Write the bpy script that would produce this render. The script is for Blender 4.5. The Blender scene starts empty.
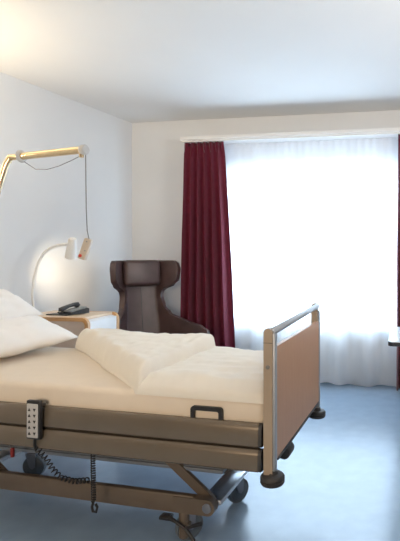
import bpy, bmesh, math, random
from mathutils import Vector, Matrix, noise, Euler
random.seed(7)
scene = bpy.context.scene
COL = scene.collection
PI = math.pi

# ------------------------------------------------------------------ materials
def srgb(r, g, b):
    def f(c):
        c /= 255.0
        return c / 12.92 if c <= .04045 else ((c + .055) / 1.055) ** 2.4
    return (f(r), f(g), f(b), 1)

def mat(name, col, rough=.5, metal=0, vary=.0, scale=20, bump=0, bump_scale=200, spec=.5, sheen=0, coat=0):
    m = bpy.data.materials.new(name); m.use_nodes = True
    nt = m.node_tree; b = nt.nodes['Principled BSDF']
    b.inputs['Roughness'].default_value = rough
    b.inputs['Metallic'].default_value = metal
    b.inputs['Specular IOR Level'].default_value = spec
    b.inputs['Sheen Weight'].default_value = sheen
    b.inputs['Coat Weight'].default_value = coat
    tc = nt.nodes.new('ShaderNodeTexCoord')
    nz = nt.nodes.new('ShaderNodeTexNoise'); nz.inputs['Scale'].default_value = scale
    nz.inputs['Detail'].default_value = 4
    nt.links.new(tc.outputs['Object'], nz.inputs['Vector'])
    rp = nt.nodes.new('ShaderNodeValToRGB')
    lo = [max(0, c * (1 - vary)) for c in col[:3]] + [1]
    hi = [min(1, c * (1 + vary)) for c in col[:3]] + [1]
    rp.color_ramp.elements[0].position = .3; rp.color_ramp.elements[0].color = lo
    rp.color_ramp.elements[1].position = .7; rp.color_ramp.elements[1].color = hi
    nt.links.new(nz.outputs['Fac'], rp.inputs['Fac'])
    nt.links.new(rp.outputs['Color'], b.inputs['Base Color'])
    if bump:
        n2 = nt.nodes.new('ShaderNodeTexNoise'); n2.inputs['Scale'].default_value = bump_scale
        nt.links.new(tc.outputs['Object'], n2.inputs['Vector'])
        bp = nt.nodes.new('ShaderNodeBump'); bp.inputs['Strength'].default_value = bump
        bp.inputs['Distance'].default_value = .01
        nt.links.new(n2.outputs['Fac'], bp.inputs['Height'])
        nt.links.new(bp.outputs['Normal'], b.inputs['Normal'])
    return m

def wood(name, c1, c2, rough=.4, axis=(2, 14, 14)):
    m = mat(name, c1, rough)
    nt = m.node_tree; b = nt.nodes['Principled BSDF']
    nz = [n for n in nt.nodes if n.type == 'TEX_NOISE'][0]
    tc = [n for n in nt.nodes if n.type == 'TEX_COORD'][0]
    mp = nt.nodes.new('ShaderNodeMapping'); mp.inputs['Scale'].default_value = axis
    nt.links.new(tc.outputs['Object'], mp.inputs['Vector']); nt.links.new(mp.outputs['Vector'], nz.inputs['Vector'])
    nz.inputs['Scale'].default_value = 6; nz.inputs['Distortion'].default_value = 1.2
    rp = [n for n in nt.nodes if n.type == 'VALTORGB'][0]
    rp.color_ramp.elements[0].color = c1; rp.color_ramp.elements[1].color = c2
    return m

M = {}
M['wall'] = mat('wall_paint', (.72, .725, .725, 1), .9, vary=.012, scale=3, bump=.08, bump_scale=260, spec=.2)
M['front_wall_dim'] = wood('dim_brown_wall', (.20, .12, .07, 1), (.26, .16, .095, 1), .5, (14, 14, 1.2))  # brown invented for the unseen front wall, keeps bounced light dim and warm
M['ceiling'] = mat('ceiling_paint', (.74, .735, .725, 1), .95, vary=.012, scale=2, spec=.1)
M['floor'] = mat('floor_vinyl', (.26, .355, .465, 1), .24, vary=.05, scale=9, spec=.9, bump=.02, bump_scale=60)
M['trim'] = mat('white_trim', (.78, .77, .75, 1), .55, vary=.01)
M['frame'] = mat('window_frame_paint', (.8, .81, .82, 1), .4, vary=.01)
M['bed_metal'] = mat('taupe_lacquer', (.21, .17, .13, 1), .27, metal=.45, vary=.05, scale=5)
M['bed_post'] = mat('taupe_plastic', (.37, .285, .205, 1), .45, vary=.04, scale=6)
M['base_metal'] = mat('base_lacquer', (.145, .11, .082, 1), .4, metal=.2, vary=.06, scale=8)
M['blue_steel'] = mat('grey_steel', (.22, .24, .28, 1), .35, metal=.5, vary=.05)
M['alu'] = mat('brushed_aluminium', (.55, .56, .58, 1), .3, metal=.9, vary=.06, scale=40)
M['strip'] = mat('satin_aluminium', (.42, .43, .45, 1), .5, metal=.6, vary=.04)
M['chrome'] = mat('warm_lit_steel', (.80, .62, .38, 1), .18, metal=.9, vary=.03)  # warm light reflected in the steel is put into its golden base colour
M['panel'] = wood('foot_panel_wood', (.46, .26, .155, 1), (.50, .29, .175, 1), .42, (14, 14, 1.2))
M['oak'] = wood('oak_edge', (.56, .30, .12, 1), (.66, .38, .17, 1), .4)
M['oak_top'] = wood('pale_oak_top', (.66, .50, .34, 1), (.72, .56, .40, 1), .35)
M['beige'] = mat('beige_panel', (.62, .50, .42, 1), .5, vary=.03)
M['white_lam'] = mat('white_laminate', (.74, .73, .72, 1), .4, vary=.01)
M['black'] = mat('black_plastic', (.016, .016, .018, 1), .42, vary=.15)
M['rubber'] = mat('dark_rubber', (.035, .033, .033, 1), .55, vary=.15)
M['grey_pl'] = mat('grey_plastic', (.30, .29, .28, 1), .5, vary=.04)
M['pale_grey'] = mat('pale_grey_plastic', (.50, .49, .48, 1), .45, vary=.03)
M['frame_grey'] = mat('frame_grey_lacquer', (.15, .17, .20, 1), .4, vary=.04)
M['wheel'] = mat('castor_grey', (.105, .125, .145, 1), .45, vary=.06)
M['red'] = mat('red_plastic', (.5, .03, .02, 1), .4, vary=.05)
M['dark_red'] = mat('dark_red_plastic', (.24, .02, .018, 1), .5, vary=.05)
M['tan_pl'] = mat('cream_plastic', (.55, .47, .38, 1), .45, vary=.03)
M['white_pl'] = mat('white_plastic', (.80, .79, .76, 1), .4, vary=.01)
M['sheet'] = mat('sheet_cotton', (.76, .66, .54, 1), .9, vary=.015, scale=14, bump=.06, bump_scale=500, spec=.15, sheen=.1)
M['duvet'] = mat('duvet_cotton', (.80, .755, .67, 1), .9, vary=.012, scale=14, bump=.06, bump_scale=400, spec=.15, sheen=.1)
M['pillow'] = mat('pillow_cotton', (.82, .79, .75, 1), .9, vary=.01, scale=14, bump=.06, bump_scale=400, spec=.15, sheen=.1)
M['leather'] = mat('brown_leather', (.078, .045, .041, 1), .30, vary=.18, scale=9, bump=.12, bump_scale=180, spec=.5)
M['burgundy'] = mat('burgundy_cloth', (.15, .011, .030, 1), .72, vary=.10, scale=30, bump=.1, bump_scale=500, spec=.25, sheen=.25)
M['burgundy_dark'] = mat('burgundy_tape', (.04, .006, .012, 1), .8, vary=.1)
M['phone'] = mat('phone_plastic', (.05, .055, .06, 1), .35, vary=.08)
M['phone_key'] = mat('phone_keys', (.36, .39, .40, 1), .45, vary=.03)
M['table_top'] = mat('table_laminate', (.62, .66, .70, 1), .25, vary=.015)
M['table_edge'] = mat('table_dark_edge', (.02, .025, .035, 1), .4, vary=.08)
M['radiator'] = mat('radiator_enamel', (.84, .83, .79, 1), .45, vary=.012)
M['cable'] = mat('grey_cable', (.20, .19, .18, 1), .5, vary=.05)

def sheer_mat(name, transp, col=(.93, .95, .98, 1)):
    m = bpy.data.materials.new(name); m.use_nodes = True
    nt = m.node_tree; nt.nodes.remove(nt.nodes['Principled BSDF'])
    out = nt.nodes['Material Output']
    d = nt.nodes.new('ShaderNodeBsdfDiffuse'); t = nt.nodes.new('ShaderNodeBsdfTranslucent')
    tr = nt.nodes.new('ShaderNodeBsdfTransparent')
    tc = nt.nodes.new('ShaderNodeTexCoord'); nz = nt.nodes.new('ShaderNodeTexNoise')
    nz.inputs['Scale'].default_value = 40
    rp = nt.nodes.new('ShaderNodeValToRGB')
    rp.color_ramp.elements[0].color = [c * .97 for c in col[:3]] + [1]; rp.color_ramp.elements[1].color = col
    nt.links.new(tc.outputs['Object'], nz.inputs['Vector']); nt.links.new(nz.outputs['Fac'], rp.inputs['Fac'])
    nt.links.new(rp.outputs['Color'], d.inputs['Color']); nt.links.new(rp.outputs['Color'], t.inputs['Color'])
    m1 = nt.nodes.new('ShaderNodeMixShader'); m1.inputs[0].default_value = .5
    nt.links.new(d.outputs[0], m1.inputs[1]); nt.links.new(t.outputs[0], m1.inputs[2])
    m2 = nt.nodes.new('ShaderNodeMixShader'); m2.inputs[0].default_value = transp
    nt.links.new(m1.outputs[0], m2.inputs[1]); nt.links.new(tr.outputs[0], m2.inputs[2])
    nt.links.new(m2.outputs[0], out.inputs['Surface'])
    return m
M['sheer'] = sheer_mat('sheer_voile', .24)
M['sheer_hem'] = sheer_mat('sheer_hem_voile', .15)

def glass_mat():
    m = bpy.data.materials.new('window_glass'); m.use_nodes = True
    nt = m.node_tree; nt.nodes.remove(nt.nodes['Principled BSDF'])
    out = nt.nodes['Material Output']
    tr = nt.nodes.new('ShaderNodeBsdfTransparent'); gl = nt.nodes.new('ShaderNodeBsdfGlossy')
    gl.inputs['Roughness'].default_value = .02
    tr.inputs['Color'].default_value = (.95, .97, .98, 1)
    mx = nt.nodes.new('ShaderNodeMixShader'); mx.inputs[0].default_value = .06
    nt.links.new(tr.outputs[0], mx.inputs[1]); nt.links.new(gl.outputs[0], mx.inputs[2])
    nt.links.new(mx.outputs[0], out.inputs['Surface'])
    return m
M['glass'] = glass_mat()

def emit_mat(name, col, s):
    m = bpy.data.materials.new(name); m.use_nodes = True
    nt = m.node_tree; b = nt.nodes['Principled BSDF']
    b.inputs['Base Color'].default_value = col
    b.inputs['Emission Color'].default_value = col; b.inputs['Emission Strength'].default_value = s
    return m
M['bulb'] = emit_mat('lamp_bulb', (1, .82, .6, 1), 14)

# ------------------------------------------------------------------ mesh helpers
def add_box(bm, lo, hi, bev=0, seg=2, mtx=None):
    lo, hi = Vector(lo), Vector(hi)
    r = bmesh.ops.create_cube(bm, size=1)
    vs = r['verts']
    for v in vs:
        v.co = Vector([(lo[i] + hi[i]) / 2 + v.co[i] * (hi[i] - lo[i]) for i in range(3)])
    if bev:
        es = list({e for v in vs for e in v.link_edges})
        rr = bmesh.ops.bevel(bm, geom=es, offset=bev, segments=seg, profile=.5, affect='EDGES')
        vs = list({v for f in rr['faces'] for v in f.verts} | {v for v in vs if v.is_valid})
    if mtx is not None:
        for v in vs: v.co = mtx @ v.co
    return vs

def frame_of(t):
    t = t.normalized()
    up = Vector((0, 0, 1)) if abs(t.z) < .9 else Vector((1, 0, 0))
    a = t.cross(up).normalized(); b = a.cross(t).normalized()
    return a, b

def add_tube(bm, pts, r, seg=10, closed=False):
    """round tube along a polyline; r is a number or a list"""
    pts = [Vector(p) for p in pts]; n = len(pts)
    rs = r if isinstance(r, (list, tuple)) else [r] * n
    rings = []
    a = None
    for i, p in enumerate(pts):
        t = (pts[min(i + 1, n - 1)] - pts[max(i - 1, 0)])
        if t.length < 1e-9: t = Vector((0, 0, 1))
        t.normalize()
        if a is None: a, b = frame_of(t)
        else:
            a = (a - t * a.dot(t))
            if a.length < 1e-6: a, b = frame_of(t)
            a.normalize(); b = a.cross(t).normalized()
        rings.append([bm.verts.new(p + (a * math.cos(2 * PI * k / seg) + b * math.sin(2 * PI * k / seg)) * rs[i]) for k in range(seg)])
    for i in range(n - 1):
        for k in range(seg):
            bm.faces.new((rings[i][k], rings[i][(k + 1) % seg], rings[i + 1][(k + 1) % seg], rings[i + 1][k]))
    bm.faces.new(rings[0]); bm.faces.new(list(reversed(rings[-1])))

def add_cyl(bm, p0, p1, r, seg=20, bev=0):
    p0, p1 = Vector(p0), Vector(p1)
    if bev:
        t = (p1 - p0).normalized()
        add_tube(bm, [p0, p0 + t * bev * .3, p0 + t * bev, p1 - t * bev, p1 - t * bev * .3, p1], [r - bev, r - bev * .3, r, r, r - bev * .3, r - bev], seg)
    else:
        add_tube(bm, [p0, p1], r, seg)

def add_lathe(bm, prof, origin=(0, 0, 0), axis=(0, 0, 1), seg=24, caps=True):
    axis = Vector(axis).normalized(); a, b = frame_of(axis); o = Vector(origin)
    rings = []
    for r, h in prof:
        rings.append([bm.verts.new(o + axis * h + (a * math.cos(2 * PI * k / seg) + b * math.sin(2 * PI * k / seg)) * max(r, 1e-4)) for k in range(seg)])
    for i in range(len(prof) - 1):
        for k in range(seg):
            bm.faces.new((rings[i][k], rings[i][(k + 1) % seg], rings[i + 1][(k + 1) % seg], rings[i + 1][k]))
    if caps:
        bm.faces.new(rings[0]); bm.faces.new(rings[-1])

def add_prism(bm, outline, d, plane='xz', at=0):
    """outline of 2D points, extruded by d along the missing axis, starting at 'at'"""
    def mk(p, h):
        if plane == 'xz': return Vector((p[0], h, p[1]))
        if plane == 'xy': return Vector((p[0], p[1], h))
        return Vector((h, p[0], p[1]))
    A = [bm.verts.new(mk(p, at)) for p in outline]; B = [bm.verts.new(mk(p, at + d)) for p in outline]
    n = len(outline)
    bm.faces.new(A); bm.faces.new(list(reversed(B)))
    for i in range(n):
        bm.faces.new((A[i], A[(i + 1) % n], B[(i + 1) % n], B[i]))

def round_rect(x0, z0, x1, z1, r, seg=6, corners='abcd'):
    """corners a=lower left b=lower right c=upper right d=upper left"""
    out = []
    for cid, cx, cz, a0 in (('a', x0, z0, PI), ('b', x1, z0, 1.5 * PI), ('c', x1, z1, 0), ('d', x0, z1, .5 * PI)):
        if cid in corners and r > 0:
            ox = cx + (r if cid in 'ad' else -r); oz = cz + (r if cid in 'ab' else -r)
            for k in range(seg + 1):
                t = a0 + .5 * PI * k / seg
                out.append((ox + r * math.cos(t), oz + r * math.sin(t)))
        else:
            out.append((cx, cz))
    return out

def add_grid(bm, nu, nv, fn):
    vs = [[bm.verts.new(fn(i / nu, j / nv)) for j in range(nv + 1)] for i in range(nu + 1)]
    for i in range(nu):
        for j in range(nv):
            bm.faces.new((vs[i][j], vs[i + 1][j], vs[i + 1][j + 1], vs[i][j + 1]))
    return vs

def obj(name, bm, m, parent=None, smooth=True, angle=40, loc=None, rz=None):
    bmesh.ops.recalc_face_normals(bm, faces=bm.faces[:])
    me = bpy.data.meshes.new(name); bm.to_mesh(me); bm.free()
    me.materials.append(m)
    if smooth:
        for p in me.polygons: p.use_smooth = True
        me.set_sharp_from_angle(angle=math.radians(angle))
    o = bpy.data.objects.new(name, me); COL.objects.link(o)
    if parent is not None: o.parent = parent
    if loc is not None: o.location = loc
    if rz is not None: o.rotation_euler = (0, 0, rz)
    return o

def thing(name, label, cat, loc=(0, 0, 0), rz=0, group=None):
    o = bpy.data.objects.new(name, None); COL.objects.link(o)
    o.empty_display_size = .1
    o.location = loc; o.rotation_euler = (0, 0, rz)
    return tag(o, label, cat, group)

def tag(o, label, cat, group=None):
    o['label'] = label; o['category'] = cat
    if group: o['group'] = group
    return o

def struct(name, bm, m, label=None, smooth=False, parent=None):
    o = obj(name, bm, m, parent, smooth)
    if parent is None:
        o['kind'] = 'structure'
        o['label'] = label; o['category'] = name.split('_')[0]
    return o

B = bmesh.new
def part(name, m, parent, fn, smooth=True, label=None):
    bm = B(); fn(bm); o = obj(name, bm, m, parent, smooth)
    if label: o['label'] = label
    return o

# ------------------------------------------------------------------ room shell
CEIL = 2.839
C0 = Vector((-2.074, 5.327, 0))                  # corner of left wall and window wall
W = Vector((.9878, -.1559, 0)); N = Vector((-.1559, -.9878, 0))     # along the window wall, into the room
L = Vector((-.3276, -.9448, 0)); LN = Vector((.9448, -.3276, 0))    # along the left wall, into the room
P_fl = C0 + L * 7.0                               # front left
P_br = C0 + W * 4.02                              # back right
P_fr = Vector((P_br.x, P_fl.y, 0))
def wp(a, b, z): return C0 + W * a + N * b + Vector((0, 0, z))

def slab(bm, p, q, out, z0, z1, th):
    """wall piece from p to q, th thick towards 'out'"""
    p, q, out = Vector(p), Vector(q), Vector(out)
    A = [p, q, q + out * th, p + out * th]
    lo = [bm.verts.new(Vector((v.x, v.y, z0))) for v in A]; hi = [bm.verts.new(Vector((v.x, v.y, z1))) for v in A]
    bm.faces.new(lo); bm.faces.new(hi)
    for i in range(4): bm.faces.new((lo[i], lo[(i + 1) % 4], hi[(i + 1) % 4], hi[i]))

FL = [C0, P_br, P_fr, P_fl]
bm = B(); cen = sum(FL, Vector()) / 4
add_prism(bm, [(cen.x + (p.x - cen.x) * 1.08, cen.y + (p.y - cen.y) * 1.08) for p in FL], -.12, 'xy', 0)
struct('floor', bm, M['floor'], 'blue-grey vinyl floor')
bm = B()
add_prism(bm, [(cen.x + (p.x - cen.x) * 1.08, cen.y + (p.y - cen.y) * 1.08) for p in FL], .12, 'xy', CEIL)
struct('ceiling', bm, M['ceiling'], 'plain white ceiling')
bm = B(); slab(bm, C0 - L * .3, P_fl, -LN, 0, CEIL, .2)
struct('wall_left', bm, M['wall'], 'plain white wall at the head of the bed')
bm = B(); slab(bm, P_br, P_fr, (1, 0, 0), 0, CEIL, .2)
struct('wall_right', bm, M['wall'], 'plain white wall on the right')
bm = B(); slab(bm, P_fl - Vector((.3, 0, 0)), P_fr + Vector((.3, 0, 0)), (0, -1, 0), 0, CEIL, .2)
struct('wall_front', bm, M['front_wall_dim'], 'unseen wall behind the viewer, made dark brown to dim the fill light')
WA0, WA1, WZ0, WZ1 = .98, 3.30, .56, 2.215        # the window opening, along the wall and in height
WT = .24
bm = B()
slab(bm, C0 - W * .25, wp(WA0, 0, 0), -N, 0, CEIL, WT)
slab(bm, wp(WA1, 0, 0), P_br + W * .25, -N, 0, CEIL, WT)
slab(bm, wp(WA0, 0, 0), wp(WA1, 0, 0), -N, 0, WZ0, WT)
slab(bm, wp(WA0, 0, 0), wp(WA1, 0, 0), -N, WZ1, CEIL, WT)
struct('wall_back', bm, M['wall'], 'white wall with the wide window')

def wbox(bm, a0, a1, b0, b1, z0, z1, bev=0):
    mt = Matrix(((W.x, N.x, 0, C0.x), (W.y, N.y, 0, C0.y), (0, 0, 1, 0), (0, 0, 0, 1)))
    return add_box(bm, (a0, b0, z0), (a1, b1, z1), bev, 2, mt)

bm = B()
fw = .06
wbox(bm, WA0, WA1, -.17, -.10, WZ1 - fw, WZ1, .004)
wbox(bm, WA0, WA1, -.17, -.10, WZ0, WZ0 + fw, .004)
wbox(bm, WA0, WA0 + fw, -.17, -.10, WZ0 + fw, WZ1 - fw, .004)
wbox(bm, WA1 - fw, WA1, -.17, -.10, WZ0 + fw, WZ1 - fw, .004)
win = struct('window_1', bm, M['frame'], 'wide window behind the sheer curtain')
bm = B(); wbox(bm, WA0 + fw, WA1 - fw, -.142, -.134, WZ0 + fw, WZ1 - fw)
struct('pane', bm, M['glass'], parent=win)
bm = B(); wbox(bm, WA0 - .05, WA1 + .05, -.10, .055, WZ0 - .005, WZ0 + .03, .006)
struct('sill', bm, M['trim'], parent=win)
# white curtain board that runs along the window wall
bm = B()
wbox(bm, .715, 3.98, 0, .30, 2.541, 2.578, .004)
wbox(bm, .73, 3.98, .09, .28, 2.524, 2.542, .003)
struct('trim_1', bm, M['trim'], 'white curtain board above the window')
bm = B(); wbox(bm, 0, 4.0, 0, .012, 0, .07, .003)
struct('baseboard_back', bm, M['trim'], 'low white baseboard under the window')
bm = B(); slab(bm, C0 + L * .02, P_fl, LN, 0, .07, .012)
struct('baseboard_left', bm, M['trim'], 'low white baseboard along the left wall')

# shutter box above the glass, seen through the voile
bm = B(); wbox(bm, WA0, WA1, .002, .018, 2.22, 2.385, .003)
struct('trim_2', bm, M['frame'], 'white shutter box cover above the window')

# ------------------------------------------------------------------ radiator under the window
rad = thing('radiator', 'low cream ribbed radiator under the window, behind the sheer curtain', 'radiator', wp(2.1, .036, 0), math.atan2(W.y, W.x))
def rad_body(bm):
    for k in range(7):
        z = .065 + k * .062
        add_box(bm, (-.88, -.022, z), (.88, .030, z + .055), .006)
part('convector_panel', M['radiator'], rad, rad_body)
for sx in (-.7, .7):
    part('bracket', M['frame'], rad, lambda bm: (add_box(bm, (sx - .02, .022, .0), (sx + .02, .055, .47), .004)))
part('valve', M['white_pl'], rad, lambda bm: (add_cyl(bm, (-.88, 0, .40), (-.955, 0, .40), .022, 16, .004), add_tube(bm, [(-.90, 0, .40), (-.90, 0, .0)], .008)))

# ------------------------------------------------------------------ curtains
def heavy_curtain(name, label, top, bot, ztop, zbot, b0, nfold, seed, edge_r=True):
    rnd = random.Random(seed)
    ph = [rnd.uniform(-.35, .35) for _ in range(nfold + 2)]
    am = [rnd.uniform(.7, 1.25) for _ in range(nfold + 2)]
    o0 = wp(0, 0, 0)
    base = wp((bot[0] + bot[1]) / 2, b0, zbot)
    t = thing(name, label, 'curtain', base, 0)
    def fn(u, v):
        z = ztop + (zbot - ztop) * v
        s = v ** .8
        a = (top[0] + (bot[0] - top[0]) * s) * (1 - u) + (top[1] + (bot[1] - top[1]) * s) * u
        k = u * nfold; i = int(min(k, nfold - .001)); fr = k - i
        p = ph[i] * (1 - fr) + ph[i + 1] * fr; q = am[i] * (1 - fr) + am[i + 1] * fr
        A = (.024 + .030 * min(1, v * 1.8)) * q
        w1 = math.sin(2 * PI * k + p * (1 + v))
        sh = math.copysign(abs(w1) ** .75, w1)
        b = b0 + A * sh + .010 * noise.noise(Vector((u * 9, v * 4, seed)))
        a += .010 * math.cos(2 * PI * k + p) + .006 * noise.noise(Vector((u * 5, v * 3, seed + 9)))
        if v < .03:
            b = b0 + .016 * math.sin(2 * PI * k * 2.1 + p) + .01 * sh
        return wp(a, b, z) - base
    bm = B(); add_grid(bm, nfold * 16, 44, fn)
    c = obj('drape', bm, M['burgundy'], t, True, 80)
    md = c.modifiers.new('thick', 'SOLIDIFY'); md.thickness = .004
    bm = B()
    n = nfold * 2
    for i in range(n + 1):
        a = top[0] + (top[1] - top[0]) * (i + .5) / (n + 1)
        p = wp(a, b0 - .012, ztop) - base
        add_box(bm, (p.x - .005, p.y - .004, p.z - .035), (p.x + .005, p.y + .004, p.z + .022), .001, 1)
    obj('curtain_hooks', bm, M['burgundy_dark'], t)
    return t
heavy_curtain('curtain', 'long burgundy curtain gathered left of the window, behind the armchair', (.742, 1.165), (.680, 1.290), 2.522, .02, .255, 6, 3)
heavy_curtain('curtain', 'burgundy curtain on the right of the window, cut by the photo edge behind the table', (2.955, 3.42), (2.937, 3.50), 2.522, .02, .255, 7, 11)

sheer_base = wp(2.1, .12, 0)
def sheer_pt(a, z, off=0):
    v = min(1, max(0, 1 - z / 2.522))
    A = .010 + .028 * v ** 1.1
    e = max(0, min(1, (a - 1.02) / .30)) * max(0, min(1, (3.35 - a) / .5)); A *= .35 + .65 * e
    k = a * 2 * PI
    w = 1.25 * (.55 * math.sin(k * 3.4 + .8 + .7 * math.sin(a * 3.1)) + .30 * math.sin(k * 5.9 + 2.2 + .5 * math.sin(a * 7)) * (1 - .4 * v) + .35 * math.sin(k * 1.35 + 1.0) * v)
    tp = max(0, 1 - v / .10)
    w = w * (1 - .7 * tp) + tp * .45 * math.sin(k * 13)
    b = .128 + A * max(-1.1, min(1.2, w)) * 1.25 + off
    return wp(a, b, z) - sheer_base
sh = thing('sheer_curtain', 'white see-through voile curtain drawn across the whole window', 'curtain', sheer_base)
def sheer_fn(u, v):
    a = 1.02 + 2.33 * u
    z = 2.522 + (.012 + .010 * math.sin(a * 9) - 2.522) * v
    return sheer_pt(a, z)
bm = B(); add_grid(bm, 340, 40, sheer_fn)
obj('voile', bm, M['sheer'], sh, True, 80)
bm = B()
add_grid(bm, 340, 6, lambda u, v: sheer_pt(1.02 + 2.33 * u, (.105) + (.014 + .010 * math.sin((1.02 + 2.33 * u) * 9) - .105) * v, -.004))
obj('hem', bm, M['sheer_hem'], sh, True, 80)
bm = B()
add_grid(bm, 340, 4, lambda u, v: sheer_pt(1.02 + 2.33 * u, 2.522 - .07 * v, -.004))
obj('heading_tape', bm, M['sheer_hem'], sh, True, 80)

# ------------------------------------------------------------------ hospital bed (local x towards the foot, y away from viewer)
BO = Vector((-.168, 1.943, 0)); BR = -math.radians(13.0)
BW = .832; BL = 2.20
bed = thing('hospital_bed', 'raised adjustable hospital bed with taupe side rails and wood-panelled foot end', 'bed', BO, BR)
def pt(s, v, z): return (-s, v, z)

# foot end
def foot_panel(bm):
    add_prism(bm, round_rect(.012, .480, BW - .012, .948, .012), .018, 'yz', -.012)
fb = part('foot_board', M['panel'], bed, foot_panel, label='wood-grain foot board')
part('edge_trim', M['rubber'], fb, lambda bm: add_box(bm, (-.016, .03, .468), (.010, BW - .03, .482), .003))
for v, sg in ((0, 1), (BW, -1)):
    def post(bm):
        y0, y1 = (v - .022, v + .018) if sg > 0 else (v - .018, v + .022)
        add_prism(bm, round_rect(-.040, .425, -.002, 1.026 if sg > 0 else 1.050, .018, 8, 'cd'), y1 - y0, 'xz', y0)
    po = part('foot_post', M['bed_post'], bed, post)
    def strip(bm):
        y0, y1 = (v - .018, v + .016) if sg > 0 else (v - .016, v + .018)
        add_box(bm, (-.003, y0, .44), (.008, y1, 1.005), .003)
    part('metal_strip', M['strip'], po, strip)
    part('seam', M['rubber'], po, lambda bm: add_box(bm, (-.0405, v - .0225 if sg > 0 else v + .0215, .966), (-.0015, v - .0215 if sg > 0 else v + .0225, .968)))
    ys = v - .022 if sg > 0 else v + .022
    def screw(bm):
        add_lathe(bm, [(.0085, 0), (.0085, .004), (.006, .006), (.003, .003)], (-.021, ys, .868), (0, -sg, 0), 16)
    part('screw', M['cable'], po, screw)
    def bumper(bm):
        add_lathe(bm, [(.016, .008), (.030, .0), (.046, .004), (.051, .012), (.051, .019), (.046, .022), (.051, .025), (.051, .033), (.044, .042), (.024, .046), (.020, .060)], (-.008, v, .380), (0, 0, 1), 28)
    part('bumper_wheel', M['rubber'], bed, bumper)
def top_rail(bm):
    add_tube(bm, [(-.006, -.012, 1.010), (-.006, .0, 1.012), (-.006, BW, 1.032), (-.006, BW + .012, 1.030)], [.010, .0155, .0155, .010], 14)
part('grip_rail', M['strip'], bed, top_rail)
for v in (.025, BW - .03):
    part('rail_bracket', M['bed_post'], bed, lambda bm: add_box(bm, (-.014, v - .012, .93), (.002, v + .012, 1.0), .003))
part('foot_crossbar', M['rubber'], bed, lambda bm: (add_box(bm, (-.045, .05, .445), (-.012, BW - .05, .475), .006), add_cyl(bm, (-.028, .22, .415), (-.028, .31, .415), .030, 18, .006)))

# head end (outside the frame apart from its top)
def head_panel(bm): add_prism(bm, round_rect(.012, .50, BW - .012, .90, .012), .018, 'yz', -BL + .012)
part('head_board', M['panel'], bed, head_panel)
for v in (0, BW):
    part('head_post', M['bed_post'], bed, lambda bm: add_prism(bm, round_rect(-BL, .425, -BL + .038, .95, .018, 8, 'cd'), .04, 'xz', v - .02))
    part('bumper_wheel', M['rubber'], bed, lambda bm: add_lathe(bm, [(.016, .008), (.030, .0), (.046, .004), (.051, .012), (.051, .033), (.044, .042), (.024, .046), (.020, .056)], (-BL + .02, v, .369), (0, 0, 1), 24))

# lowered side rails, two boards per side
def rail_prof(z0, z1, y0, y1, side):
    d = y1 - y0
    pts = [(y1, z0), (y0 + .008, z0), (y0 + .001, z0 + .007), (y0, z0 + .02), (y0 + .002, z1 - .022), (y0 + .007, z1 - .007), (y0 + .014, z1), (y1, z1)]
    if side < 0: pts = [(BW - p[0], p[1]) for p in pts]
    return pts
for side in (1, -1):
    for z0, z1, y0 in ((.533, .629, -.028), (.434, .524, -.034)):
        ra = part('side_rail', M['bed_metal'], bed, lambda bm: add_prism(bm, rail_prof(z0, z1, y0, .002, side), BL - .066 - .062, 'yz', -(BL - .066)))
        for x0 in (-.062, -(BL - .048)):
            part('end_cap', M['rubber'], ra, lambda bm: add_prism(bm, rail_prof(z0 + .001, z1 - .001, y0 + .001, .002, side), .014, 'yz', x0))
    yy = .004 if side > 0 else BW - .020
    part('rail_backing', M['rubber'], bed, lambda bm: add_box(bm, (-(BL - .08), yy, .44), (-.07, yy + .016, .60), .002))

# mattress deck and upper frame
def deck(bm):
    add_box(bm, (-(BL - .05), .03, .53), (-.05, BW - .03, .555), .004)
    for k in range(9):
        x = -.12 - k * .23
        add_box(bm, (x - .02, .03, .50), (x + .02, BW - .03, .532), .003)
part('mattress_deck', M['blue_steel'], bed, deck)
for v in (.17, .63):
    part('upper_frame_beam', M['frame_grey'], bed, lambda bm: (add_box(bm, (-(BL - .10), v, .332), (-.30, v + .04, .435), .004), add_box(bm, (-(BL - .10), v - .012, .318), (-.30, v + .04, .334), .003)))
for s in (.30, 1.2, 2.0):
    part('upper_cross_beam', M['blue_steel'], bed, lambda bm: add_box(bm, (-s - .02, .03, .435), (-s + .02, BW - .03, .50), .004))
part('motor_housing', M['black'], bed, lambda bm: add_box(bm, (-1.35, .34, .30), (-1.10, .46, .43), .012))
part('red_release_lever', M['dark_red'], bed, lambda bm: add_box(bm, (-1.372, .050, .338), (-1.356, .065, .384), .004), label='small red release lever')
part('release_tube', M['alu'], bed, lambda bm: add_tube(bm, [(-1.365, .055, .386), (-1.39, .07, .395), (-1.55, .14, .385), (-1.75, .14, .36)], .007))

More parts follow.
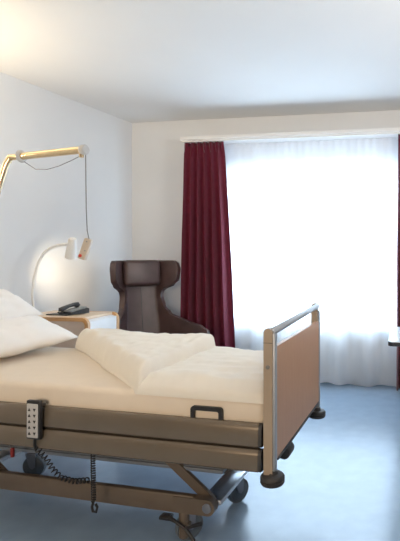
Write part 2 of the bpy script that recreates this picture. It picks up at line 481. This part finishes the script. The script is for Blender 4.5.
# lifting base
for v in (.105, .515):
    bmn = part('base_beam', M['base_metal'], bed, lambda bm: add_box(bm, (-1.80, v, .143), (-.42, v + .032, .228), .006))
    def br(bm):
        o = [(-.52, .150), (-.52, .222), (-.42, .222)]
        o += [(-.350 + .036 * math.cos(t), .187 + .036 * math.sin(t)) for t in [PI / 2 - PI * k / 12 for k in range(13)]]
        o += [(-.42, .151)]
        add_prism(bm, o, .044, 'xz', v - .008)
    part('pivot_bracket', M['base_metal'], bmn, br)
    part('pivot_pin', M['blue_steel'], bmn, lambda bm: add_cyl(bm, (-.350, v - .014, .187), (-.350, v + .045, .187), .022, 20, .003))
    def arm(bm):
        a, b = Vector((-.62, 0, .400)), Vector((-.350, 0, .187))
        d = (b - a).normalized(); nn = Vector((-d.z, 0, d.x)) * .022
        add_prism(bm, [((a + nn).x, (a + nn).z), ((b + nn).x, (b + nn).z), ((b - nn).x, (b - nn).z), ((a - nn).x, (a - nn).z)], .020, 'xz', v + .046)
    part('lift_arm', M['base_metal'], bed, arm)
    def arm2(bm):
        a, b = Vector((-1.78, 0, .400)), Vector((-1.52, 0, .19))
        d = (b - a).normalized(); nn = Vector((-d.z, 0, d.x)) * .022
        add_prism(bm, [((a + nn).x, (a + nn).z), ((b + nn).x, (b + nn).z), ((b - nn).x, (b - nn).z), ((a - nn).x, (a - nn).z)], .020, 'xz', v + .046)
    part('lift_arm', M['base_metal'], bed, arm2)
for x in (-.355, -1.74):
    part('base_cross_member', M['alu'], bed, lambda bm: add_box(bm, (x - .050, .15, .176), (x + .050, .515, .200), .006))
part('castor_stem', M['base_metal'], bed, lambda bm: (add_cyl(bm, (-.475, .121, .03), (-.475, .121, .150), .024, 20, .004), add_box(bm, (-.505, .105, .075), (-.445, .137, .10), .004)))
part('brake_pedal', M['black'], bed, lambda bm: (add_tube(bm, [(-.54, .095, .125), (-.50, .085, .118), (-.44, .080, .09), (-.40, .075, .045)], [.012, .008, .007, .009]), add_box(bm, (-.58, .075, .118), (-.525, .12, .134), .006), add_tube(bm, [(-.45, .08, .095), (-.37, .08, .125)], [.006, .010])))

def castor(s, v, yaw, r=.065, plate=.145):
    c = part('castor', M['blue_steel'], bed, lambda bm: (add_cyl(bm, (0, 0, plate), (0, 0, 2 * r + .004), .020, 16, .003),
        add_prism(bm, [(-.030, 2 * r + .012), (.030, 2 * r + .012), (.028, r), (.012, r - .012), (-.006, r)], .006, 'xz', -.030),
        add_prism(bm, [(-.030, 2 * r + .012), (.030, 2 * r + .012), (.028, r), (.012, r - .012), (-.006, r)], .006, 'xz', .024),
        add_box(bm, (-.030, -.030, 2 * r + .006), (.030, .030, 2 * r + .016), .003)))
    c.location = pt(s, v, 0); c.rotation_euler = (0, 0, yaw)
    w = part('wheel', M['wheel'], c, lambda bm: add_lathe(bm, [(.012, -.020), (r * .72, -.020), (r * .80, -.016), (r * .96, -.017), (r, -.010), (r, .010), (r * .96, .017), (r * .80, .016), (r * .72, .020), (.012, .020)], (.010, 0, r), (0, 1, 0), 28))
    return c
castor(.475, .150, .9)
castor(.382, .513, 1.05)
castor(1.690, .520, .25)
castor(1.76, .118, .3)

part('pole_socket', M['base_metal'], bed, lambda bm: (add_cyl(bm, (-2.245, .597, .38), (-2.245, .597, .56), .027, 18, .004), add_box(bm, (-2.235, .565, .40), (-2.195, .63, .53), .005)))

# mattress stop loop
def loop(bm):
    o = round_rect(-.377, .610, -.230, .680, .016, 6, 'cd'); i = round_rect(-.360, .610, -.247, .662, .008, 6, 'cd')
    for ring in (0,):
        n = len(o)
        A = [bm.verts.new((p[0], -.006, p[1])) for p in o]; A2 = [bm.verts.new((p[0], .008, p[1])) for p in o]
        I = [bm.verts.new((p[0], -.006, p[1])) for p in i]; I2 = [bm.verts.new((p[0], .008, p[1])) for p in i]
        for k in range(n):
            j = (k + 1) % n
            if k == 0: continue
            bm.faces.new((A[k], A[j], I[j], I[k])); bm.faces.new((A2[k], A2[j], I2[j], I2[k]))
            bm.faces.new((A[k], A[j], A2[j], A2[k])); bm.faces.new((I[k], I[j], I2[j], I2[k]))
        bm.faces.new((A[0], A2[0], I2[0], I[0])); bm.faces.new((A[1], A2[1], I2[1], I[1]))
part('mattress_stop', M['black'], bed, loop, label='black mattress stop loop')

# ------------------------------------------------------------------ mattress, duvet, pillows (same frame as the bed)
def mattress_fn(bm):
    vs = add_box(bm, (-(BL - .045), .012, .556), (-.048, BW - .012, .722), .028, 4)
bm = B(); mattress_fn(bm)
mt = obj('mattress', bm, M['sheet'], None, True, 50, BO, BR)
tag(mt, 'mattress in a cream fitted sheet lying on the hospital bed', 'mattress')

def bil(P, u, v):
    a, b, c, d = [Vector(p) for p in P]       # u=0,v=0 / u=1,v=0 / u=1,v=1 / u=0,v=1
    return a * (1 - u) * (1 - v) + b * u * (1 - v) + c * u * v + d * (1 - u) * v
def nz(x, y, s, seed): return noise.noise(Vector((x * s, y * s, seed)))

def low_top(x, y):
    """top surface of the duvet's lower layer in bed coordinates"""
    e = max(0.0, min(1.0, y / .10)); e2 = max(0.0, min(1.0, (BW + .01 - y) / .08))
    z = .722 + .060 * (e ** .5) * (e2 ** .5)
    z += .010 * nz(x, y, 5, 1.3) + .008 * nz(x * .6, y * 1.6, 11, 4.1) * e + .004 * nz(x, y * .5, 26, 8)
    return z
def duvet_mesh():
    bm = B()
    # lower layer: foot edge at x=-.035, diagonal fold at the other end
    Q = [(-.045, .008, 0), (-.655, .012, 0), (-1.60, BW - .04, 0), (-.045, BW - .005, 0)]
    nu, nv = 70, 60
    top, bot = [], []
    for i in range(nu + 1):
        rt, rb = [], []
        for j in range(nv + 1):
            u, v = i / nu, j / nv
            p = bil(Q, u, v)
            pp, qq = abs(2 * u - 1), abs(2 * v - 1)
            th = max(0, (1 - pp ** 14)) ** .5 * max(0, (1 - qq ** 14)) ** .5
            zb = .716 - .012 * (1 if v < .02 else 0)
            zt = zb + (low_top(p.x, p.y) - zb) * th
            yo = -.018 * math.sin(PI * min(1, max(0, (zt - zb) / .06))) * (1 - min(1, v / .06)) if v < .06 else 0
            wob = .006 * nz(p.x, 0, 7, 3) * (1 - min(1, v / .1))
            rt.append(bm.verts.new((p.x, p.y + yo + wob, zt + .002))); rb.append(bm.verts.new((p.x, p.y + wob, zb + .007)))
        top.append(rt); bot.append(rb)
    def close(top, bot, nu, nv):
        for i in range(nu):
            for j in range(nv):
                bm.faces.new((top[i][j], top[i + 1][j], top[i + 1][j + 1], top[i][j + 1]))
                bm.faces.new((bot[i][j], bot[i][j + 1], bot[i + 1][j + 1], bot[i + 1][j]))
        for i in range(nu):
            for j in (0, nv): bm.faces.new((top[i][j], top[i + 1][j], bot[i + 1][j], bot[i][j]))
        for j in range(nv):
            for i in (0, nu): bm.faces.new((top[i][j], top[i][j + 1], bot[i][j + 1], bot[i][j]))
    close(top, bot, nu, nv)
    # folded flap: a triangle lying over the lower layer, its fold along the diagonal
    def walk(P, ks, u):
        for k in range(len(ks) - 1):
            if u <= ks[k + 1] + 1e-9:
                t = (u - ks[k]) / (ks[k + 1] - ks[k])
                return (P[k][0] + (P[k + 1][0] - P[k][0]) * t, P[k][1] + (P[k + 1][1] - P[k][1]) * t)
        return P[-1]
    E1 = [(.668, .022), (.86, .185), (1.075, .345), (1.20, .46), (1.41, .635), (1.62, .785)]; K1 = [0, .2, .42, .56, .78, 1]
    E2 = [(.640, .012), (.632, .25), (.622, .50), (.600, .735), (.95, .745), (1.28, .755), (1.54, .80)]; K2 = [0, .17, .34, .5, .68, .85, 1]
    nu, nv = 90, 56
    top, bot = [], []
    for i in range(nu + 1):
        rt, rb = [], []
        for j in range(nv + 1):
            u, v = i / nu, j / nv
            a, b = walk(E1, K1, u), walk(E2, K2, u)
            x = -(a[0] + (b[0] - a[0]) * v); y = a[1] + (b[1] - a[1]) * v
            x += .006 * nz(y, 1, 6, 2); y += .005 * nz(x, 2, 6, 5)
            wid = math.hypot(b[0] - a[0], b[1] - a[1])
            d0, d1 = v * wid, (1 - v) * wid               # distance from the fold and from the loose edge
            du = min(u, 1 - u) * 1.4
            rnd = lambda d, r: math.sqrt(max(0, 1 - (1 - min(1, d / r)) ** 2))
            th = rnd(d0, .07) * rnd(d1, .035) * rnd(du, .05)
            t = max(0, min(1, d0 / .10)); t = t * t * (3 - 2 * t)
            onlow = low_top(x, y)
            zb = .7245 + (onlow - .004 - .7245) * t
            if y < .05: zb = min(zb, .715 + .06 * t)
            h = .060 + .018 * min(1, u * 1.2) + .007 * nz(x, y, 4, 7) + .006 * nz(x * 1.4, y * .7, 10, 2) + .003 * nz(x, y, 24, 1)
            rt.append(bm.verts.new((x, y, zb + .002 + (onlow + h - zb) * th))); rb.append(bm.verts.new((x, y, zb)))
        top.append(rt); bot.append(rb)
    close(top, bot, nu, nv)
    return bm
dv = obj('duvet', duvet_mesh(), M['duvet'], None, True, 70, BO, BR)
tag(dv, 'cream quilted duvet folded back diagonally on the foot half of the bed', 'duvet')

def pillow(name, label, center, size, rot, seed):
    bm = B(); n = 36
    def fn(sgn):
        def f(u, v):
            x, y = 2 * u - 1, 2 * v - 1
            pin = 1 - .07 * (1 - x * x) ; pin2 = 1 - .07 * (1 - y * y)
            X = x * size[0] / 2 * pin2; Y = y * size[1] / 2 * pin
            th = (max(0, 1 - abs(x) ** 2.6)) ** .62 * (max(0, 1 - abs(y) ** 2.6)) ** .62
            Z = sgn * size[2] / 2 * th
            Z += (.010 * nz(X, Y, 7, seed) + .006 * nz(X * 1.5, Y, 16, seed + 3)) * min(1, th * 2)
            return Vector((X, Y, Z))
        return f
    add_grid(bm, n, n, fn(1)); add_grid(bm, n, n, fn(-1))
    bmesh.ops.remove_doubles(bm, verts=bm.verts[:], dist=.0008)
    o = obj(name, bm, M['pillow'], None, True, 70)
    o.matrix_world = Matrix.Translation(BO) @ Matrix.Rotation(BR, 4, 'Z') @ Matrix.Translation(Vector(center)) @ Euler(rot).to_matrix().to_4x4()
    tag(o, label, 'pillow', 'pillows on the bed')
    return o
pillow('pillow', 'front white pillow lying flat on the sheet, nearer the folded duvet', (-1.865, .46, .865), (.50, .74, .20), (0, math.radians(17), math.radians(-3)), 2)
pillow('pillow', 'back white pillow propped up behind the other pillow', (-1.985, .455, 1.02), (.36, .56, .17), (0, math.radians(24), math.radians(-4)), 6)

# ------------------------------------------------------------------ hand control hooked on the rail
hc = thing('bed_control', 'black bed hand control with grey keys hooked over the near side rail', 'remote control', BO + Matrix.Rotation(BR, 3, 'Z') @ Vector((-1.134, -.036, .487)), BR)
part('housing', M['black'], hc, lambda bm: (add_box(bm, (-.037, -.022, .0), (.037, -.001, .178), .006), add_box(bm, (-.026, -.008, .146), (.026, .030, .156), .003)))
kp = part('keypad', M['pale_grey'], hc, lambda bm: add_box(bm, (-.0290, -.027, .010), (.0290, -.020, .164), .003), label='grey key panel')
for r in range(5):
    for c in (-.014, .014):
        z = .030 + r * .027
        d = 1 if c < 0 else -1
        part('button', M['black'], kp, lambda bm: add_prism(bm, [(c - .007, z - .006 * d), (c + .007, z - .006 * d), (c, z + .007 * d)], .004, 'xz', -.0295), smooth=False)
def coil(bm, path, rad, turns, wire=.0032, n_per=10):
    path = [Vector(p) for p in path]
    ln = [0]
    for a, b in zip(path, path[1:]): ln.append(ln[-1] + (b - a).length)
    N_ = turns * n_per; pts = []
    for i in range(N_ + 1):
        d = ln[-1] * i / N_
        k = max(j for j in range(len(ln)) if ln[j] <= d + 1e-9); k = min(k, len(path) - 2)
        p = path[k].lerp(path[k + 1], (d - ln[k]) / (ln[k + 1] - ln[k]))
        t = (path[k + 1] - path[k]); a, b = frame_of(t)
        an = 2 * PI * i / n_per
        pts.append(p + (a * math.cos(an) + b * math.sin(an)) * rad)
    add_tube(bm, pts, wire, 6)
oz = .487
part('coiled_cord', M['black'], hc, lambda bm: (add_tube(bm, [(0, -.012, .004), (0, -.012, -.03), (-.006, .0, -.05)], .006, 8),
    coil(bm, [(-.006, .0, -.045), (.028, .028, -.105), (.060, .030, -.152), (.105, .030, -.185), (.175, .030, -.195), (.255, .030, -.180)], .011, 17)), label='black coiled cord')
part('cord_return', M['black'], hc, lambda bm: (coil(bm, [(.275, .030, -.055), (.277, .030, -.17), (.277, .032, -.275)], .009, 20, .003),
    add_tube(bm, [(.277, .032, -.275), (.268, .032, -.30), (.272, .032, -.322), (.290, .032, -.322), (.296, .032, -.30), (.286, .032, -.285)], .006, 8)))

# ------------------------------------------------------------------ lifting pole with hanging nurse call
lp = thing('lifting_pole', 'metal bed lifting pole, coloured golden as in warm lamplight, with a level arm over the pillows', 'pole', (-2.225, 3.03, .425))
lo_ = Vector((-2.225, 3.03, .425))
def rel(*p): return Vector(p) - lo_
top = Vector((-1.947, 3.0, 1.955)); end = Vector((-1.392, 2.82, 1.963))
ad = (end - top).normalized()
part('upright', M['chrome'], lp, lambda bm: add_tube(bm, [rel(-2.225, 3.03, .425), rel(-2.225, 3.03, 1.05), rel(-2.222, 3.029, 1.13), rel(-2.208, 3.026, 1.21), rel(-1.975, 2.998, 1.90), rel(-1.953, 3.0, 1.945)], .019, 14))
part('elbow', M['chrome'], lp, lambda bm: add_tube(bm, [top - lo_ + Vector((-.012, 0, -.030)), top - lo_, top - lo_ + ad * .10], [.020, .021, .018], 14))
part('arm', M['chrome'], lp, lambda bm: add_tube(bm, [top - lo_ + ad * .07, end - lo_], .0225, 18))
part('collar', M['pale_grey'], lp, lambda bm: add_lathe(bm, [(.022, 0), (.036, .003), (.041, .010), (.036, .018), (.022, .022)], top - lo_ + ad * .085, ad, 22))
part('end_cap', M['pale_grey'], lp, lambda bm: add_lathe(bm, [(.022, -.012), (.028, -.010), (.030, 0), (.030, .020), (.024, .026), (.004, .027)], end - lo_, ad, 22))
part('cord_clip', M['chrome'], lp, lambda bm: add_tube(bm, [end - lo_ + ad * -.012 + Vector((0, 0, -.020)), end - lo_ + ad * -.012 + Vector((0, 0, -.045))], .014, 12))
part('loose_cable', M['cable'], lp, lambda bm: add_tube(bm, [end - lo_ + ad * -.02 + Vector((0, 0, -.035)), end - lo_ + ad * -.08 + Vector((0, 0, -.055)), end - lo_ + ad * -.18 + Vector((0, 0, -.083)), end - lo_ + ad * -.28 + Vector((0, 0, -.098)), end - lo_ + ad * -.37 + Vector((0, 0, -.090)), top - lo_ + ad * .12 + Vector((0, 0, -.036))], .0024, 6))

hb = end + ad * -.012
nc = thing('nurse_call', 'cream nurse call handset with red button hanging on a cord from the pole', 'call handset', (hb.x - .001, hb.y, 1.318))
no = Vector((hb.x - .001, hb.y, 1.318))
tilt = Matrix.Rotation(math.radians(20), 3, 'Y')
m4 = Matrix.Translation((0.008, 0, .0)) @ tilt.to_4x4()
part('handset', M['tan_pl'], nc, lambda bm: add_box(bm, (-.022, -.018, -.012), (.022, .018, .118), .007, 3, m4))
part('call_button', M['red'], nc, lambda bm: add_lathe(bm, [(.0095, 0), (.0095, .004), (.006, .007), (.001, .008)], m4 @ Vector((-.008, -.018, .008)), (0, -1, 0), 16), label='red call button')
part('light_key', M['grey_pl'], nc, lambda bm: add_lathe(bm, [(.005, 0), (.005, .003), (.001, .004)], m4 @ Vector((.0, -.018, .10)), (0, -1, 0), 12))
part('light_key', M['grey_pl'], nc, lambda bm: add_lathe(bm, [(.005, 0), (.005, .003), (.001, .004)], m4 @ Vector((.008, -.018, .045)), (0, -1, 0), 12))
part('hanging_cord', M['cable'], nc, lambda bm: add_tube(bm, [m4 @ Vector((0, 0, .115)), (.036, 0, .16), (.030, 0, .30), (.026, 0, end.z - no.z - .02)], .0032, 8))

# ------------------------------------------------------------------ bedside cabinet
KR = -math.radians(8)
K = Vector((-1.715, 3.55, 0))
cab = thing('bedside_cabinet', 'white bedside cabinet with oak edges behind the bed, below the lamp', 'cabinet', K, KR)
CW, CD, CH = .66, .43, .858
def ring_panel(bm, y, th):
    o = round_rect(-CW, .0, 0, CH, .055, 8, 'cd'); i = round_rect(-CW + .028, .028, -.028, CH - .028, .03, 8, 'cd')
    n = len(o)
    V = [[bm.verts.new((p[0], yy, p[1])) for p in r] for r in (o, i) for yy in (y, y + th)]
    for k in range(n):
        j = (k + 1) % n
        bm.faces.new((V[0][k], V[0][j], V[2][j], V[2][k])); bm.faces.new((V[1][k], V[1][j], V[3][j], V[3][k]))
        bm.faces.new((V[0][k], V[0][j], V[1][j], V[1][k])); bm.faces.new((V[2][k], V[2][j], V[3][j], V[3][k]))
for y in (0, CD - .03):
    part('oak_surround', M['oak'], cab, lambda bm: ring_panel(bm, y, .03))
    part('side_panel', M['beige'], cab, lambda bm: add_prism(bm, round_rect(-CW + .026, .026, -.026, CH - .026, .03, 8, 'cd'), .018, 'xz', y + .006))
part('top', M['oak_top'], cab, lambda bm: add_box(bm, (-CW + .05, .0302, CH - .022), (-.045, CD - .0302, CH), .002))
part('carcass', M['white_lam'], cab, lambda bm: add_box(bm, (-CW + .02, .031, .05), (-.03, CD - .031, CH - .024), .002))
for z0, z1 in ((.655, .828), (.40, .645), (.07, .39)):
    dr = part('drawer', M['white_lam'], cab, lambda bm: add_box(bm, (-.03, .034, z0), (-.004, CD - .034, z1), .004))
    part('handle', M['alu'], dr, lambda bm: add_tube(bm, [(-.004, .14, z1 - .16 if z1 > .8 else z1 - .05), (.018, .145, z1 - .16 if z1 > .8 else z1 - .05), (.018, CD - .145, z1 - .16 if z1 > .8 else z1 - .05), (-.004, CD - .14, z1 - .16 if z1 > .8 else z1 - .05)], .005))

# ------------------------------------------------------------------ gooseneck lamp
la = thing('reading_lamp', 'white gooseneck reading lamp lit on the bedside cabinet', 'lamp', (-2.275, 3.80, CH))
lo2 = Vector((-2.275, 3.80, CH))
part('base', M['white_pl'], la, lambda bm: add_lathe(bm, [(.035, 0), (.038, .004), (.036, .022), (.014, .030), (.010, .055)], (0, 0, 0), (0, 0, 1), 22))
neck = [(-2.275, 3.80, .90), (-2.290, 3.81, 1.02), (-2.285, 3.82, 1.14), (-2.262, 3.83, 1.26), (-2.222, 3.84, 1.345), (-2.17, 3.845, 1.393), (-2.11, 3.85, 1.416), (-2.05, 3.85, 1.424), (-2.00, 3.85, 1.424)]
part('gooseneck', M['white_pl'], la, lambda bm: add_tube(bm, [Vector(p) - lo2 for p in neck], .0105, 10))
sd = Vector((-.22, .30, -.80)).normalized()
sc_ = Vector((-1.975, 3.83, 1.47))
def shade(bm):
    add_lathe(bm, [(.004, -.002), (.026, 0), (.033, .010), (.036, .05), (.046, .150), (.048, .168), (.045, .168), (.043, .150), (.033, .05), (.028, .02), (.004, .012)], sc_ - lo2, sd, 26, False)
part('lamp_shade', M['white_pl'], la, shade)
part('swivel', M['grey_pl'], la, lambda bm: add_tube(bm, [Vector((-2.012, 3.85, 1.424)) - lo2, Vector((-1.985, 3.845, 1.428)) - lo2], .012, 12))
part('bulb', M['bulb'], la, lambda bm: add_lathe(bm, [(.010, .05), (.013, .07), (.024, .105), (.024, .125), (.012, .142), (.002, .146)], sc_ - lo2, sd, 16))

# ------------------------------------------------------------------ telephone
tray = part('desk_pad', M['black'], None, lambda bm: add_box(bm, (-.135, -.10, 0), (.06, .09, .008), .003))
tray.location = (-1.985, 3.80, CH + .0005); tray.rotation_euler = (0, 0, math.radians(-12))
tag(tray, 'thin flat black pad under the telephone on the bedside cabinet', 'pad')
ph = thing('telephone', 'dark grey desk telephone on the bedside cabinet', 'telephone', (-1.945, 3.80, CH + .0090), math.radians(-32))
def ph_base(bm):
    add_prism(bm, [(-.085, 0), (.085, 0), (.085, .042), (.07, .050), (-.085, .018)], .185, 'yz', -.085)
ph.scale = (.86, .86, .86)
part('base', M['phone'], ph, ph_base)
def ph_hand(bm):
    add_tube(bm, [(-.062, -.095, .022), (-.062, -.092, .036), (-.062, -.07, .046), (-.062, -.02, .064), (-.062, .03, .074), (-.062, .065, .070), (-.062, .078, .058)], [.020, .027, .022, .017, .018, .027, .020], 14)
part('handset', M['phone'], ph, ph_hand)
def keys(bm):
    mt_ = Matrix.Translation((.035, 0, .0365)) @ Matrix.Rotation(math.radians(11.7), 4, 'X')
    for r in range(5):
        for c in range(3):
            add_box(bm, (-.036 + c * .026, -.058 + r * .021, -.002), (-.016 + c * .026, -.044 + r * .021, .0045), .001, 1, mt_)
    add_box(bm, (-.038, .052, -.002), (.042, .078, .006), .001, 1, mt_)
part('keypad', M['phone_key'], ph, keys, label='pale grey keys and display')
part('handset_cord', M['black'], ph, lambda bm: coil(bm, [(-.062, -.105, .032), (-.055, -.125, .012), (.0, -.125, .008), (.03, -.09, .012)], .005, 14, .002))

# ------------------------------------------------------------------ armchair
AC = Vector((-1.535, 4.50, 0))
ch = thing('armchair', 'dark brown leather wing armchair in the corner beside the burgundy curtain', 'armchair', AC, math.radians(38))
def interp(tab, z):
    for (z0, v0), (z1, v1) in zip(tab, tab[1:]):
        if z <= z1:
            t = max(0, min(1, (z - z0) / (z1 - z0))); t = t * t * (3 - 2 * t)
            return v0 + (v1 - v0) * t
    return tab[-1][1]
WING = [(.30, .50), (.50, .54), (.58, .54), (.625, .46), (.68, .27), (.74, .12), (.82, .055), (.92, .035), (.98, .05), (1.03, .16), (1.09, .225), (1.20, .235), (1.265, .215), (1.285, .18)]
HALF = [(.30, .21), (.60, .21), (.80, .195), (.95, .19), (1.05, .205), (1.28, .21)]
def shell_pt(t, z):
    hw = interp(HALF, z); wl = interp(WING, z)
    yb = .33 + .16 * (z - .40) - .10 * max(0, z - 1.0)
    R = .07
    fl = math.radians(34)
    a = abs(t); s = 1 if t >= 0 else -1
    if a < .45:
        x = (a / .45) * (hw - R); y = yb + .012 * (1 - (a / .45) ** 2)
    elif a < .68:
        th = (a - .45) / .23 * (PI / 2 - fl)
        x = hw - R + R * math.sin(th); y = yb - R * (1 - math.cos(th))
    else:
        th = PI / 2 - fl
        x0 = hw - R + R * math.sin(th); y0 = yb - R * (1 - math.cos(th))
        d = (a - .68) / .32 * wl
        x = x0 + d * math.sin(fl); y = y0 - d * math.cos(fl)
    return Vector((s * x, y, z))
bm = B()
add_grid(bm, 48, 40, lambda u, v: shell_pt(2 * u - 1, .24 + (1.285 - .24) * v))
shl = obj('shell', bm, M['leather'], ch, True, 60)
md = shl.modifiers.new('thick', 'SOLIDIFY'); md.thickness = .055; md.offset = 0
md = shl.modifiers.new('soft', 'BEVEL'); md.width = .018; md.segments = 3; md.limit_method = 'ANGLE'; md.angle_limit = math.radians(50)
def cushion(bm, lo, hi, bev, mt_=None, puff=.0):
    add_box(bm, lo, hi, bev, 4, mt_)
tl = Matrix.Translation((-.01, .385, 1.155)) @ Matrix.Rotation(math.radians(-6), 4, 'X')
hcush = part('head_cushion', M['leather'], ch, lambda bm: cushion(bm, (-.180, -.085, -.130), (.180, .0, .130), .036, tl))
part('back_seam', M['rubber'], ch, lambda bm: add_tube(bm, [(0, shell_pt(0, z).y - .0275, z) for z in (.50, .6, .7, .8, .9, 1.0, 1.04)], .003, 6))
part('seat_cushion', M['leather'], ch, lambda bm: (add_prism(bm, [(-.19, .30), (-.44, -.06), (-.40, -.30), (.40, -.30), (.44, -.06), (.19, .30)], .15, 'xy', .30), bmesh.ops.bevel(bm, geom=bm.edges[:], offset=.04, segments=4, profile=.5, affect='EDGES')))
part('seat_frame', M['leather'], ch, lambda bm: add_prism(bm, [(-.20, .30), (-.40, -.05), (-.37, -.27), (.37, -.27), (.40, -.05), (.20, .30)], .09, 'xy', .205))
for sx in (-1, 1):
    for sy in (-.26, .26):
        part('leg', M['blue_steel'], ch, lambda bm: add_tube(bm, [(sx * .24, sy, .205), (sx * .26, sy * 1.05, 0)], [.018, .012], 12))

# ------------------------------------------------------------------ table on the right
tb = thing('table', 'pale-topped table with dark edge at the right edge of the photo', 'table', (.488, 3.15, 0), -math.radians(10.5))
TL_, TD = 1.05, .70
part('tabletop', M['table_top'], tb, lambda bm: add_prism(bm, round_rect(.004, .004, TL_ - .004, TD - .004, .035, 6), .006, 'xy', .747))
part('edge_band', M['table_edge'], tb, lambda bm: add_prism(bm, round_rect(0, 0, TL_, TD, .04, 6), .026, 'xy', .7215), label='dark table edge')
part('column', M['alu'], tb, lambda bm: add_tube(bm, [(.55, .35, .03), (.55, .35, .722)], .035, 20))
part('foot', M['table_edge'], tb, lambda bm: add_lathe(bm, [(.25, 0), (.25, .012), (.06, .03), (.04, .035)], (.55, .35, 0), (0, 0, 1), 32))

# ------------------------------------------------------------------ light
w = bpy.data.worlds.new('overcast_sky'); scene.world = w; w.use_nodes = True
bg = w.node_tree.nodes['Background']
bg.inputs['Color'].default_value = (.64, .82, 1.0, 1); bg.inputs['Strength'].default_value = 7.5

def light(name, kind, loc, energy, col, size=None, target=None, **kw):
    d = bpy.data.lights.new(name, kind); d.energy = energy; d.color = col
    if size and kind == 'AREA':
        d.shape = 'RECTANGLE'; d.size, d.size_y = size
    elif size: d.shadow_soft_size = size
    for k, v in kw.items(): setattr(d, k, v)
    o = bpy.data.objects.new(name, d); COL.objects.link(o); o.location = loc
    if target is not None:
        o.rotation_euler = (Vector(target) - Vector(loc)).to_track_quat('-Z', 'Y').to_euler()
    return o
pc = wp((WA0 + WA1) / 2, -.20, (WZ0 + WZ1) / 2)
po = light('window_portal', 'AREA', pc, 1, (1, 1, 1), (WA1 - WA0, WZ1 - WZ0), pc + N)
po.data.cycles.is_portal = True
# warm fill light added behind the viewer, no real lamp
light('warm_front_fill', 'AREA', (-1.3, -1.15, 1.45), 32, (1, .83, .64), (.9, .5), (-1.2, 2.2, .75))
# uplighter on the wall over the bed head, outside the frame
light('bed_head_uplight', 'AREA', (-2.80, 2.80, 2.0), 15, (1, .80, .52), (.5, .08), (-2.50, 3.0, 2.9))
light('ceiling_fill', 'AREA', (1.75, 1.6, 2.0), 32, (1, .95, .90), (.6, .1), (1.2, 2.2, 2.9))  # added fill from the right to brighten the ceiling, no known lamp there
# reading lamp
lpos = sc_ + sd * .155
light('reading_lamp_light', 'SPOT', lpos, 11, (1, .84, .62), .02, (-2.28, 4.30, 1.235), spot_size=math.radians(74), spot_blend=1.0)

# ------------------------------------------------------------------ camera
cd = bpy.data.cameras.new('camera'); cam = bpy.data.objects.new('camera', cd); COL.objects.link(cam)
cam.location = (0, 0, 1.32); cam.rotation_euler = (PI / 2, 0, 0)
cd.sensor_fit = 'HORIZONTAL'; cd.sensor_width = 36; cd.lens = 470 / 400 * 36
cd.shift_x = (200 - 315) / 400; cd.shift_y = -(270.5 - 257) / 400
cd.clip_start = .05
scene.camera = cam
vs = scene.view_settings
vs.view_transform = 'Standard'; vs.look = 'None'; vs.gamma = 1; vs.exposure = .72; vs.use_curve_mapping = False
scene.cycles.use_denoising = True
scene.cycles.max_bounces = 10; scene.cycles.diffuse_bounces = 6; scene.cycles.transparent_max_bounces = 16
